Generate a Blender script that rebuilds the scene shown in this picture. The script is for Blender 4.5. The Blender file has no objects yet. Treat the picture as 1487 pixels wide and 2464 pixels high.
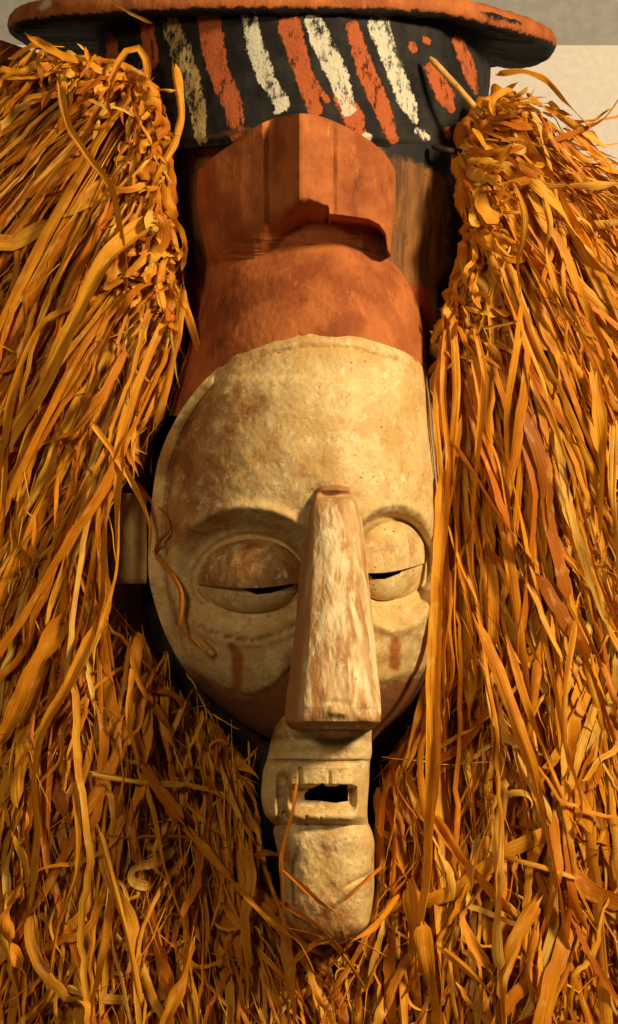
import bpy, math, random
import numpy as np
from mathutils import Vector, Matrix

random.seed(7)
rng = np.random.default_rng(7)
scene = bpy.context.scene

# ---------------------------------------------------------------- scale
# All measures below are in "units" of S metres: x to the right, y downwards, d towards the viewer.
S = 0.00027          # metres per unit  (mask about 0.65 m tall)
D = 8500.0           # viewing distance in units
W0, H0 = 1487.0, 2463.0

def P(p):
    """(...,3) array of x, y, d -> metres"""
    p = np.asarray(p, dtype=np.float64)
    k = (D - p[..., 2]) / D
    return np.stack([(p[..., 0] - W0/2) * k * S, -p[..., 2] * S, -(p[..., 1] - H0/2) * k * S], axis=-1)

# ---------------------------------------------------------------- camera
cam_d = bpy.data.cameras.new("camera")
cam = bpy.data.objects.new("camera", cam_d)
scene.collection.objects.link(cam)
cam.location = (0, -D*S, 0)
cam.rotation_euler = (math.radians(90), 0, 0)
cam_d.sensor_fit = 'VERTICAL'
cam_d.sensor_height = 36.0
cam_d.lens = 36.0 * D / H0
cam_d.clip_start = 0.05
cam_d.clip_end = 50
scene.camera = cam

# ---------------------------------------------------------------- world and lamps
world = bpy.data.worlds.new("World")
scene.world = world
world.use_nodes = True
bg = world.node_tree.nodes["Background"]
bg.inputs[0].default_value = (1.0, 0.80, 0.56, 1)
bg.inputs[1].default_value = 0.035

def lamp(name, direction, dist, size, watt, colour, spot=None):
    if spot:
        l = bpy.data.lights.new(name, 'SPOT'); l.spot_size = math.radians(spot); l.spot_blend = 0.6
        l.shadow_soft_size = size
    else:
        l = bpy.data.lights.new(name, 'AREA'); l.shape = 'DISK'; l.size = size
    l.energy = watt; l.color = colour
    o = bpy.data.objects.new(name, l); scene.collection.objects.link(o)
    v = Vector(direction).normalized()
    o.location = v * dist
    o.rotation_euler = v.to_track_quat('Z', 'Y').to_euler()
    return o
lamp("gallery_spot", (0.76, -0.66, 0.52), 2.3, 0.18, 325, (1.0, 0.81, 0.54), spot=80)
lamp("gallery_fill", (-0.40, -1.0, 0.38), 2.4, 0.4, 13, (1.0, 0.80, 0.54))

scene.view_settings.view_transform = 'Standard'
scene.view_settings.look = 'None'
scene.view_settings.exposure = 0.0
scene.view_settings.gamma = 1.0
scene.view_settings.use_curve_mapping = False
scene.cycles.max_bounces = 4
scene.cycles.diffuse_bounces = 2
scene.cycles.use_denoising = True

# ---------------------------------------------------------------- helpers
COL = scene.collection

def sstep(a, b, x):
    t = np.clip((x - a) / (b - a), 0, 1)
    return t*t*(3-2*t)
def gauss(x, s): return np.exp(-(x/s)**2)
def table(pts):
    a = np.array(pts, float)
    xs, ys = a[:, 0], a[:, 1]
    # smooth (Catmull style) interpolation table
    m = np.gradient(ys, xs)
    def f(q):
        q = np.clip(np.asarray(q, float), xs[0], xs[-1])
        i = np.clip(np.searchsorted(xs, q) - 1, 0, len(xs)-2)
        h = xs[i+1]-xs[i]; t = (q-xs[i])/h
        return ((2*t**3-3*t**2+1)*ys[i] + (t**3-2*t**2+t)*h*m[i] + (-2*t**3+3*t**2)*ys[i+1] + (t**3-t**2)*h*m[i+1])
    return f
def lin(pts):
    a = np.array(pts, float)
    return lambda q: np.interp(q, a[:, 0], a[:, 1])

_perm = rng.random((256, 256))
def vnoise(x, y):
    x = np.asarray(x, float); y = np.asarray(y, float)
    xi = np.floor(x).astype(int); yi = np.floor(y).astype(int)
    fx = x-xi; fy = y-yi
    fx = fx*fx*(3-2*fx); fy = fy*fy*(3-2*fy)
    g = lambda a, b: _perm[a & 255, b & 255]
    return (g(xi, yi)*(1-fx)+g(xi+1, yi)*fx)*(1-fy) + (g(xi, yi+1)*(1-fx)+g(xi+1, yi+1)*fx)*fy - 0.5
def fbm(x, y, o=4):
    r = 0; a = 1.0
    for k in range(o):
        r = r + a*vnoise(x*2**k+17*k, y*2**k+31*k); a *= .5
    return r

def in_poly(x, y, poly):
    poly = np.asarray(poly, float)
    r = np.zeros(np.shape(x), bool)
    n = len(poly); j = n-1
    for i in range(n):
        xi, yi = poly[i]; xj, yj = poly[j]
        c = ((yi > y) != (yj > y)) & (x < (xj-xi)*(y-yi)/((yj-yi) or 1e-9)+xi)
        r ^= c; j = i
    return r

def stroke_sd(x, y, pts):
    """signed measure, positive inside a brush stroke of (x, y, width) points"""
    best = np.full(np.shape(x), -1e3)
    for (x0, y0, w0), (x1, y1, w1) in zip(pts[:-1], pts[1:]):
        dx, dy = x1-x0, y1-y0
        t = np.clip(((x-x0)*dx+(y-y0)*dy)/(dx*dx+dy*dy+1e-9), 0, 1)
        dist = np.hypot(x-(x0+t*dx), y-(y0+t*dy))
        best = np.maximum(best, (w0+(w1-w0)*t)/2-dist)
    return best
def strokes_sd(x, y, L):
    r = np.full(np.shape(x), -1e3)
    for s in L: r = np.maximum(r, stroke_sd(x, y, s))
    return r

def make_mesh(name, verts, faces, mat, parent=None, attrs=None, uv=None, smooth=True):
    me = bpy.data.meshes.new(name)
    faces = np.asarray(faces)
    nv, nf, k = len(verts), len(faces), faces.shape[1]
    me.vertices.add(nv); me.vertices.foreach_set("co", np.ascontiguousarray(verts, dtype=np.float32).ravel())
    me.loops.add(nf*k); me.loops.foreach_set("vertex_index", faces.astype(np.int32).ravel())
    me.polygons.add(nf)
    me.polygons.foreach_set("loop_start", np.arange(0, nf*k, k, dtype=np.int32))
    me.polygons.foreach_set("loop_total", np.full(nf, k, dtype=np.int32))
    me.update(calc_edges=True)
    if smooth: me.polygons.foreach_set("use_smooth", np.ones(nf, bool))
    for a, v in (attrs or {}).items():
        at = me.attributes.new(a, 'FLOAT', 'POINT')
        at.data.foreach_set("value", np.ascontiguousarray(v, dtype=np.float32).ravel())
    if uv is not None:
        l = me.uv_layers.new(name="uv")
        l.data.foreach_set("uv", np.ascontiguousarray(uv[faces.ravel()], dtype=np.float32).ravel())
    me.validate()
    me.materials.append(mat)
    o = bpy.data.objects.new(name, me)
    COL.objects.link(o)
    if parent is not None:
        o.parent = parent
        o.matrix_parent_inverse = parent.matrix_basis.inverted()
    return o

def grid_faces(nu, nv, wrap=False):
    idx = np.arange(nu*nv).reshape(nv, nu)
    if wrap: idx = np.concatenate([idx, idx[:, :1]], 1)
    a, b, c, d = idx[:-1, :-1], idx[:-1, 1:], idx[1:, 1:], idx[1:, :-1]
    return np.stack([a, d, c, b], -1).reshape(-1, 4)

def relief(name, x, y, dfun, back, mat, parent, afun=None, side=6, hole=None):
    """carved block: front grid x,y (nv,nu) pushed to depth dfun, walls running back to depth `back`"""
    d = dfun(x, y)
    nv, nu = x.shape
    pts = np.stack([x, y, d], -1).reshape(-1, 3)
    idx = np.arange(nu*nv).reshape(nv, nu)
    loop = np.concatenate([idx[0, :], idx[1:, -1], idx[-1, -2::-1], idx[-2:0:-1, 0]])
    ring = pts[loop]
    faces = [grid_faces(nu, nv)]
    base = len(pts); prev = loop; allp = [pts]
    bk = back(ring[:, 0], ring[:, 1]) if callable(back) else np.full(len(ring), float(back))
    for k in range(1, side+1):
        t = k/side
        q = ring.copy(); q[:, 2] = ring[:, 2]*(1-t) + np.minimum(bk, ring[:, 2]-1)*t
        cur = base+np.arange(len(loop)); base += len(loop)
        allp.append(q)
        faces.append(np.stack([prev, np.roll(prev, -1), np.roll(cur, -1), cur], -1))
        prev = cur
    if hole is not None:       # cut right through
        h = np.zeros(len(pts), bool)
        for hp in (hole if isinstance(hole[0], list) else [hole]): h |= in_poly(pts[:, 0], pts[:, 1], hp)
        faces[0] = faces[0][~h[faces[0]].all(1)]
    pts = np.concatenate(allp)
    attrs = {}
    if afun:
        for kx, v in afun(pts[:, 0], pts[:, 1], pts[:, 2]).items(): attrs[kx] = v
    return make_mesh(name, P(pts), np.concatenate(faces), mat, parent, attrs)

def rows(y0, y1, L, R, nu, nv, ease=True):
    v = np.linspace(0, 1, nv)
    if ease: v = 0.5-0.5*np.cos(math.pi*v)*(0.35) - (0.5-v)*0.65 - 0.0
    v = (v-v[0])/(v[-1]-v[0])
    u = np.linspace(0, 1, nu)
    yy = y0+(y1-y0)*v
    l, r = L(yy), R(yy)
    x = l[:, None]+(r-l)[:, None]*u[None, :]
    return x, np.repeat(yy[:, None], nu, 1)
def cols(x0, x1, T, B, nu, nv):
    u = np.linspace(0, 1, nu); v = np.linspace(0, 1, nv)
    xx = x0+(x1-x0)*u
    t, b = T(xx), B(xx)
    y = t[None, :]+(b-t)[None, :]*v[:, None]
    return np.repeat(xx[None, :], nv, 0), y

# ---------------------------------------------------------------- materials
def nn(nt, typ, **kw):
    n = nt.nodes.new(typ)
    for k, v in kw.items(): setattr(n, k, v)
    return n
def rgba(c): return (c[0], c[1], c[2], 1)
def srgb(r, g, b):
    f = lambda c: ((c/255+0.055)/1.055)**2.4 if c/255 > 0.04045 else c/255/12.92
    return (f(r), f(g), f(b))

class Mat:
    def __init__(s, name):
        s.m = bpy.data.materials.new(name); s.m.use_nodes = True
        s.nt = s.m.node_tree
        s.b = s.nt.nodes["Principled BSDF"]; s.out = s.nt.nodes["Material Output"]
        s.tc = nn(s.nt, "ShaderNodeTexCoord")
    def link(s, a, b): s.nt.links.new(a, b)
    def coord(s, scale=(1, 1, 1), out="Object"):
        mp = nn(s.nt, "ShaderNodeMapping"); mp.inputs["Scale"].default_value = scale
        s.link(s.tc.outputs[out], mp.inputs[0]); return mp.outputs[0]
    def noise(s, size, detail=4, rough=.55, stretch=(1, 1, 1), dist=0, out="Object"):
        """noise with features of `size` units"""
        n = nn(s.nt, "ShaderNodeTexNoise")
        n.inputs["Scale"].default_value = 1/(size*S)
        n.inputs["Detail"].default_value = detail; n.inputs["Roughness"].default_value = rough
        n.inputs["Distortion"].default_value = dist
        s.link(s.coord(stretch, out), n.inputs["Vector"]); return n.outputs[0]
    def math(s, op, a, b=None, c=None, clamp=False):
        n = nn(s.nt, "ShaderNodeMath", operation=op, use_clamp=clamp)
        for i, v in enumerate((a, b, c)):
            if v is None: continue
            if isinstance(v, (int, float)): n.inputs[i].default_value = v
            else: s.link(v, n.inputs[i])
        return n.outputs[0]
    def ramp(s, v, lo, hi, smooth=True):
        n = nn(s.nt, "ShaderNodeMapRange"); n.interpolation_type = 'SMOOTHSTEP' if smooth else 'LINEAR'
        s.link(v, n.inputs[0]); n.inputs[1].default_value = lo; n.inputs[2].default_value = hi
        return n.outputs[0]
    def attr(s, name):
        n = nn(s.nt, "ShaderNodeAttribute"); n.attribute_name = name; return n.outputs["Fac"]
    def mix(s, f, a, b, mode='MIX'):
        n = nn(s.nt, "ShaderNodeMix", data_type='RGBA', blend_type=mode)
        for sock, v in ((n.inputs[0], f), (n.inputs[6], a), (n.inputs[7], b)):
            if isinstance(v, (int, float)): sock.default_value = v
            elif isinstance(v, tuple): sock.default_value = rgba(v)
            else: s.link(v, sock)
        return n.outputs[2]
    def bump(s, h, strength, dist_units, prev=None):
        n = nn(s.nt, "ShaderNodeBump"); n.inputs["Strength"].default_value = strength
        n.inputs["Distance"].default_value = dist_units*S
        s.link(h, n.inputs["Height"])
        if prev: s.link(prev, n.inputs["Normal"])
        return n.outputs[0]
    def done(s, col, rough=.75, normal=None, spec=.25):
        if isinstance(col, tuple): s.b.inputs["Base Color"].default_value = rgba(col)
        else: s.link(col, s.b.inputs["Base Color"])
        if isinstance(rough, (int, float)): s.b.inputs["Roughness"].default_value = rough
        else: s.link(rough, s.b.inputs["Roughness"])
        s.b.inputs["Specular IOR Level"].default_value = spec
        if normal: s.link(normal, s.b.inputs["Normal"])
        return s.m
    def layer(s, col, attr, colour, amp=14, size=14, soft=3, detail=5, holes=None):
        """paint layer where attribute (positive inside, in units) exceeds a ragged edge"""
        a = s.attr(attr)
        n = s.noise(size, detail, .74)
        v = s.math('MULTIPLY_ADD', s.math('SUBTRACT', n, .5), amp*2, a)
        f = s.ramp(v, -soft, soft)
        if holes:
            h = s.ramp(s.noise(holes[0], 7, .8, (1, 1, .45)), holes[1], holes[1]+.08)
            f = s.math('MULTIPLY', f, h)
        return s.mix(f, col, colour), f

CREAM = srgb(219, 189, 126); CREAM2 = srgb(198, 157, 90); OCHRE = srgb(168, 112, 52); BROWN = srgb(122, 70, 34)
ORANGE = srgb(182, 105, 52); RUST = srgb(142, 72, 36); BLACK = srgb(27, 24, 21)

def mat_cream(name, layers=(), wear=.5, grain=None, vert=(1, 1, 1), tint=1.0):
    m = Mat(name)
    c = m.mix(m.ramp(m.noise(110, 7, .7), .36, .62), CREAM, CREAM2)
    c = m.mix(m.math('MULTIPLY', m.ramp(m.noise(22, 6, .75), .5, .7), .5), c, srgb(186, 140, 84))
    # rubbed patches down to ochre and brown
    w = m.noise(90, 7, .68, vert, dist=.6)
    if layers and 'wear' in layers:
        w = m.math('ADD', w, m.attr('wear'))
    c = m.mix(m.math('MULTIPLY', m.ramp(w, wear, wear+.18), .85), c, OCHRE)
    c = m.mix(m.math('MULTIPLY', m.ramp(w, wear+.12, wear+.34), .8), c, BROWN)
    # chalky flecks
    c = m.mix(m.math('MULTIPLY', m.ramp(m.noise(26, 6, .7, vert, dist=.5), .56, .66), .55), c, srgb(240, 222, 178))
    gp = m.ramp(m.noise(75, 6, .7, dist=1.0), .60, .68)
    c = m.mix(m.math('MULTIPLY', gp, .45), c, srgb(150, 132, 100))
    rb = m.ramp(m.noise(46, 8, .78, vert, dist=.4), .55, .64)
    c = m.mix(m.math('MULTIPLY', rb, .6), c, srgb(170, 116, 60))
    if 'grime_shade' in layers:  # dirt, plus shade painted into creases and the lower jaw
        g = m.math('MULTIPLY', m.attr('grime_shade'), m.ramp(m.noise(30, 4), .25, .65))
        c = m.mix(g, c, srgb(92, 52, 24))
    if 'red' in layers: c, _ = m.layer(c, 'red', srgb(124, 78, 42), amp=34, size=50, soft=20)
    if 'tear' in layers: c, _ = m.layer(c, 'tear', srgb(160, 94, 46), amp=10, size=16, soft=7)
    # insect pits and specks
    pit = m.ramp(m.noise(9, 2, .5), .70, .74)
    pit2 = m.ramp(m.noise(6, 2, .5), .69, .74)
    reg = m.ramp(m.noise(140, 3), .42, .6)
    pit2 = m.math('MULTIPLY', pit2, reg)
    pits = m.math('MAXIMUM', pit, pit2)
    c = m.mix(m.math('MULTIPLY', pits, .75), c, srgb(70, 44, 22))
    n = m.bump(m.noise(14, 5, .6, vert), .5, 4)
    n = m.bump(m.noise(70, 3, .5), .5, 9, n)
    n = m.bump(m.math('SUBTRACT', 1.0, pits), .5, 3, n)
    return m.done(c, .62, n, .3)

def mat_ochre(name, layers=()):
    m = Mat(name)
    c = m.mix(m.ramp(m.noise(130, 5, .6), .36, .66), ORANGE, RUST)
    c = m.mix(m.math('MULTIPLY', m.ramp(m.noise(40, 6, .7, (1, 1, .35)), .54, .68), .6), c, srgb(204, 116, 56))
    c = m.mix(m.math('MULTIPLY', m.ramp(m.noise(60, 6, .7, (1, 1, .4), dist=.8), .60, .72), .7), c, srgb(88, 46, 24))
    gr = m.ramp(m.noise(150, 6, .72, dist=.7), .56, .70)
    c = m.mix(m.math('MULTIPLY', gr, .5), c, srgb(96, 52, 28))
    if 'wood' in layers: c, _ = m.layer(c, 'wood', srgb(140, 90, 38), amp=20, size=60, soft=12)
    if 'blk' in layers: c, _ = m.layer(c, 'blk', BLACK, amp=16, size=22, soft=4)
    if 'wt' in layers: c, _ = m.layer(c, 'wt', srgb(200, 180, 140), amp=6, size=12, soft=4)
    sp = m.ramp(m.noise(8, 2, .5), .70, .75)
    c = m.mix(m.math('MULTIPLY', sp, .6), c, srgb(80, 36, 18))
    sl = m.ramp(m.noise(5, 2, .5), .74, .77)
    c = m.mix(m.math('MULTIPLY', sl, .5), c, srgb(220, 170, 120))
    sc1 = m.ramp(m.noise(16, 4, .6, (1, 1, .12), dist=1.5), .66, .70)
    c = m.mix(m.math('MULTIPLY', sc1, .45), c, srgb(214, 142, 88))
    n = m.bump(m.noise(12, 5, .65, (1, 1, .5)), .6, 4)
    n = m.bump(m.noise(90, 3), .5, 10, n)
    return m.done(c, .78, n, .14)

def mat_drum():
    m = Mat("black_painted_drum")
    c = m.mix(m.ramp(m.noise(70, 5), .35, .7), BLACK, srgb(48, 44, 38))
    c, fo = m.layer(c, 'og', srgb(176, 90, 48), amp=14, size=16, soft=1.6, detail=8, holes=(24, .38))
    c, fw = m.layer(c, 'wh', srgb(206, 198, 170), amp=19, size=20, soft=1.4, detail=8, holes=(26, .40))
    c, fy = m.layer(c, 'yl', srgb(186, 158, 98), amp=17, size=20, soft=2, detail=8, holes=(20, .43))
    c, fb = m.layer(c, 'wood', srgb(96, 58, 24), amp=22, size=24, soft=8)
    sp = m.ramp(m.noise(4.5, 2), .74, .77)
    c = m.mix(m.math('MULTIPLY', sp, .5), c, srgb(150, 135, 110))
    h = m.math('MAXIMUM', m.math('MAXIMUM', fo, fw), fy)
    h = m.math('MULTIPLY', h, m.math('ADD', .4, m.noise(7, 4, .7)))
    n = m.bump(h, .7, 5)
    n = m.bump(m.noise(60, 4), .4, 7, n)
    return m.done(c, .7, n, .12)

def mat_wood_dark(name, a=srgb(60, 38, 20), b=srgb(104, 66, 30), stretch=(1, 1, .12)):
    m = Mat(name)
    c = m.mix(m.ramp(m.noise(30, 6, .65, stretch), .35, .68), a, b)
    if name == 'mask_trunk_wood':
        c, _ = m.layer(c, 'blk', BLACK, amp=30, size=40, soft=10)
        c, _ = m.layer(c, 'og', srgb(150, 66, 28), amp=18, size=40, soft=10)
    c = m.mix(m.math('MULTIPLY', m.ramp(m.noise(10, 3), .62, .7), .5), c, srgb(34, 22, 14))
    n = m.bump(m.noise(14, 5, .6, stretch), .5, 4)
    return m.done(c, .6, n, .25)

def mat_raffia(name, dark=1.0):
    m = Mat(name)
    uvc = "UV"
    r = m.attr('tone')
    cr = nn(m.nt, "ShaderNodeValToRGB")
    el = cr.color_ramp.elements
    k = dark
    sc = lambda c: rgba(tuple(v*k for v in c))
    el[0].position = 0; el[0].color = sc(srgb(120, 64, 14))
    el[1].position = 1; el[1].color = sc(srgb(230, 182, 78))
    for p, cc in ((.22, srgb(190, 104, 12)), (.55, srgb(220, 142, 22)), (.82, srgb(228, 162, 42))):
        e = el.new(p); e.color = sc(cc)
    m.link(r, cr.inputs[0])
    # fibre streaks run along each strip
    def streak(su, sv, detail=4):
        n = nn(m.nt, "ShaderNodeTexNoise"); n.noise_dimensions = '2D'
        mp = nn(m.nt, "ShaderNodeMapping"); mp.inputs["Scale"].default_value = (su, sv, 1)
        m.link(m.tc.outputs["UV"], mp.inputs[0]); m.link(mp.outputs[0], n.inputs["Vector"])
        n.inputs["Scale"].default_value = 1; n.inputs["Detail"].default_value = detail
        return n.outputs[0]
    s1 = streak(.28, .006); s2 = streak(.05, .02); s3 = streak(.02, .012, 2)
    c = m.mix(m.math('MULTIPLY', m.ramp(s1, .50, .72), .55), cr.outputs[0], sc(srgb(140, 66, 14))[:3])
    c = m.mix(m.math('MULTIPLY', m.ramp(s3, .45, .75), .45), c, sc(srgb(176, 92, 20))[:3])
    c = m.mix(m.math('MULTIPLY', m.ramp(s2, .58, .75), .35), c, sc(srgb(236, 196, 108))[:3])
    n = m.bump(s1, .55, 2.5)
    m.done(c, .5, n, .16)
    tr = nn(m.nt, "ShaderNodeBsdfTranslucent"); m.link(c, tr.inputs[0])
    mx = nn(m.nt, "ShaderNodeMixShader"); mx.inputs[0].default_value = .14
    m.link(m.b.outputs[0], mx.inputs[1]); m.link(tr.outputs[0], mx.inputs[2])
    m.link(mx.outputs[0], m.out.inputs[0])
    return m.m

def mat_plain(name, col, rough=.85, size=8, var=.08):
    m = Mat(name)
    c = m.mix(m.ramp(m.noise(size, 4), .3, .7), tuple(v*(1-var) for v in col), tuple(v*(1+var) for v in col))
    n = m.bump(m.noise(size, 4), .25, 2)
    return m.done(c, rough, n, .2)

M_FACE = mat_cream("chalked_face_wood", ('wear', 'grime_shade', 'red', 'tear'), wear=.56)
M_LID = mat_cream("eyelid_wood", ('wear',), wear=.60)
def mat_nose():
    m = Mat("nose_wood")
    st = (1, 1, .16)
    c = m.mix(m.ramp(m.noise(40, 6, .65, (1, 1, .3)), .36, .64), srgb(200, 160, 104), srgb(172, 120, 66))
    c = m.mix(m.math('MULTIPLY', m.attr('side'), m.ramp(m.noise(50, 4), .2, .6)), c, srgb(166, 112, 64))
    v = m.math('SUBTRACT', m.noise(34, 8, .7, st, dist=.7), m.math('MULTIPLY', m.attr('wear'), .6))
    c = m.mix(m.math('MULTIPLY', m.ramp(v, .45, .57), .9), c, srgb(224, 196, 142))
    c = m.mix(m.math('MULTIPLY', m.ramp(v, .56, .65), .9), c, srgb(234, 212, 164))
    sp = m.ramp(m.noise(16, 5, .7, (1, 1, .4)), .66, .72)
    c = m.mix(m.math('MULTIPLY', sp, .7), c, srgb(134, 74, 34))
    n = m.bump(v, .45, 4)
    n = m.bump(m.noise(9, 4, .7, (1, 1, .5)), .5, 3, n)
    return m.done(c, .65, n, .25)
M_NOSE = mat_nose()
M_MUZ = mat_cream("muzzle_wood", ('wear', 'grime_shade'), wear=.60)
M_ORANGE = mat_ochre("ochre_painted_wood", ('wood',))
M_BRIM = mat_ochre("brim_paint", ('blk', 'wt'))
M_DRUM = mat_drum()
M_TRUNK = mat_wood_dark("mask_trunk_wood", srgb(92, 56, 26), srgb(152, 100, 44))
M_SHELL = mat_wood_dark("blackened_back_wood", srgb(26, 20, 15), srgb(52, 36, 22))
M_EAR = mat_wood_dark("pale_ear_wood", srgb(160, 128, 70), srgb(190, 158, 92), (1, 1, .3))
M_CANE = mat_wood_dark("cane_wood", srgb(176, 128, 56), srgb(206, 160, 84), (1, 1, .2))
M_RAF = mat_raffia("raffia")
M_RAF_SHADED = mat_raffia("raffia_shaded", .85)  # dimmed raffia copy: shade of the inner layers put into the colour

# ---------------------------------------------------------------- backdrop
def px(x, y, d): return Vector(P(np.array([x, y, d], float)))
def box_obj(name, lo, hi, mat, bev=0.0):
    x0, y0, z0 = lo; x1, y1, z1 = hi
    v = np.array([(x, y, z) for x in (x0, x1) for y in (y0, y1) for z in (z0, z1)])
    f = np.array([(0, 1, 3, 2), (4, 6, 7, 5), (0, 4, 5, 1), (2, 3, 7, 6), (0, 2, 6, 4), (1, 5, 7, 3)])
    o = make_mesh(name, v, f, mat, smooth=False)
    if bev:
        b = o.modifiers.new("bevel", 'BEVEL'); b.width = bev; b.segments = 3
    return o
wall = box_obj("wall", (-2.2, 0.78, -1.6), (2.2, 0.84, 1.6), mat_plain("grey_plaster", srgb(150, 146, 138), .9, 30))
wall["kind"] = "structure"
tp = px(1400, 107, -2300)
panel = box_obj("display_panel", (-1.6, -(-2300)*S, -1.5), (1.6, -(-2300)*S+0.03, tp.z), mat_plain("warm_white_panel", srgb(214, 204, 190), .9, 20, .05), .003)
panel["label"] = "plain warm white display panel behind the mask, seen at upper right"
panel["category"] = "panel"

# ---------------------------------------------------------------- the mask
mask = bpy.data.objects.new("carved_mask", None)
COL.objects.link(mask)
mask.location = px(780, 2463, 0)
mask.empty_display_size = .05
bpy.context.view_layer.update()
mask["label"] = "carved wooden mask with long nose, chalked white face, flat brimmed top and raffia fringe"
mask["category"] = "mask"

# --- brim disc
def build_brim():
    cx, cy, a, bd, dc = 672, 64, 660, 560, -235
    tilt = math.radians(5.2)
    nth, prof = 220, []
    h = 60
    # profile (radius factor offset, height) from underside centre round the rim to the top centre
    for r in np.linspace(0.0, .93, 14): prof.append((r, 0.0, 1))
    for k in range(1, 12):
        t = -math.pi/2 + math.pi*k/12
        prof.append((0.958+0.042*math.cos(t), h/2+h/2*math.sin(t), 0))
    for r in np.linspace(.95, 0.0, 8): prof.append((r, h, 0))
    th = np.linspace(0, 2*math.pi, nth, endpoint=False)
    X, Y, Dd, RR, HH = [], [], [], [], []
    for r, z, u in prof:
        wob = 1+0.006*vnoise(th*34, th*0+z/20)+0.008*np.sin(3*th+1)+0.006*np.sin(7*th+2)+0.01*vnoise(th*6, th*0+3)
        hz = z + (7*vnoise(th*5+r, th*0+8) + 6*vnoise(th*19, th*0+r*6) + 3*vnoise(th*50, th*0+z/14)) * (r > .5)
        ca, sa = np.cos(th)*r*wob, np.sin(th)*r*wob
        xx = cx+a*ca
        dd = dc + bd*sa*math.cos(tilt) - hz*math.sin(tilt)
        yy = cy - bd*sa*np.where(sa < 0, .155, math.sin(tilt)) - hz*math.cos(tilt) + h*.30
        drop = sstep(.62, .95, ca)*sstep(.45, -.5, sa)*18 + 38*sstep(.5, .98, ca)
        yy = yy+drop
        X.append(xx); Y.append(yy); Dd.append(dd); RR.append(np.full(nth, r)); HH.append(hz)
    X, Y, Dd, RR, HH = map(np.array, (X, Y, Dd, RR, HH))
    pts = np.stack([X, Y, Dd], -1).reshape(-1, 3)
    rr, hh = RR.ravel(), HH.ravel()
    blk = np.where(hh < 30, 60*(0.26-hh/h) + (0.99-rr)*30, -40.0)
    blk = np.where((rr < .94) & (hh < 12), 40, blk)
    patch = stroke_sd(pts[:, 0], pts[:, 1], [(1170, 22, 55), (1240, 45, 45)])
    blk = np.maximum(blk, np.where(hh < 44, patch*.45-4, -40))
    wt = np.maximum(strokes_sd(pts[:, 0], pts[:, 1], [[(100, 18, 14), (115, 8, 20)]])*1.0, -50)
    return make_mesh("brim", P(pts), grid_faces(nth, len(prof), True), M_BRIM, mask, {'blk': blk, 'wt': wt, })
build_brim()

# --- drum with the painted stripes
WH = [[(600, 45, 36), (615, 115, 44), (640, 185, 40), (680, 250, 34), (668, 268, 16)],
      [(752, 50, 46), (790, 130, 52), (818, 200, 48), (838, 262, 34)],
      [(912, 56, 52), (935, 130, 42), (960, 200, 38), (986, 258, 40), (1000, 288, 12)],
      [(1005, 315, 16), (1026, 332, 18)], [(880, 325, 14), (888, 330, 14)]]
OG = [[(352, 50, 34), (366, 150, 34)], [(266, 90, 24), (272, 135, 34)],
      [(503, 48, 58), (522, 160, 52), (560, 250, 48), (574, 335, 34)],
      [(690, 20, 14), (696, 60, 56), (722, 150, 46), (758, 262, 38)],
      [(848, 66, 34), (880, 170, 44), (920, 260, 42), (946, 334, 26)],
      [(818, 235, 34), (850, 280, 52), (862, 325, 40)],
      [(1038, 165, 34), (1072, 232, 44), (1086, 264, 18)], [(1102, 100, 28), (1130, 170, 34), (1146, 224, 8)],
      [(992, 110, 22), (994, 114, 22)], [(1026, 95, 18), (1029, 99, 18)], [(1076, 312, 14), (1078, 328, 14)],
      [(760, 200, 10), (785, 240, 16)]]
YL = [[(404, 46, 40), (432, 110, 50), (456, 190, 52), (475, 260, 38), (486, 338, 22)]]
def build_drum():
    nth, nz = 420, 110
    th = np.linspace(math.radians(-40), math.radians(220), nth)
    v = np.linspace(0, 1, nz)
    cx, r = 706, 474
    V, T = np.meshgrid(v, th, indexing='ij')
    ax_y = 62+(402-62)*V                      # axis height
    rr = r*(1-0.02*V) + 5*fbm(T*4, V*3) + 2*vnoise(T*30, V*12)
    rr = rr - 10*sstep(.93, 1.0, V)
    x = cx+rr*np.cos(T)
    y = ax_y - rr*np.sin(T)*.122
    d = -165+.12*(ax_y-300) + rr*np.sin(T)
    pts = np.stack([x, y, d], -1).reshape(-1, 3)
    # closing ring underneath
    q = pts[-nth:].copy(); q[:, 0] = cx+(q[:, 0]-cx)*.8; q[:, 2] = -165+(q[:, 2]+165)*.8; q[:, 1] += 2
    f = grid_faces(nth, nz+1)
    pts = np.concatenate([pts, q])
    X, Y = pts[:, 0], pts[:, 1]
    wd = strokes_sd(X, Y, [[(500, 330, 10), (600, 312, 26)]]) - 6
    return make_mesh("painted_drum", P(pts), f, M_DRUM, mask,
        {'og': strokes_sd(X, Y, OG), 'wh': strokes_sd(X, Y, WH), 'yl': strokes_sd(X, Y, YL), 'wood': wd})
drum = build_drum()

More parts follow.
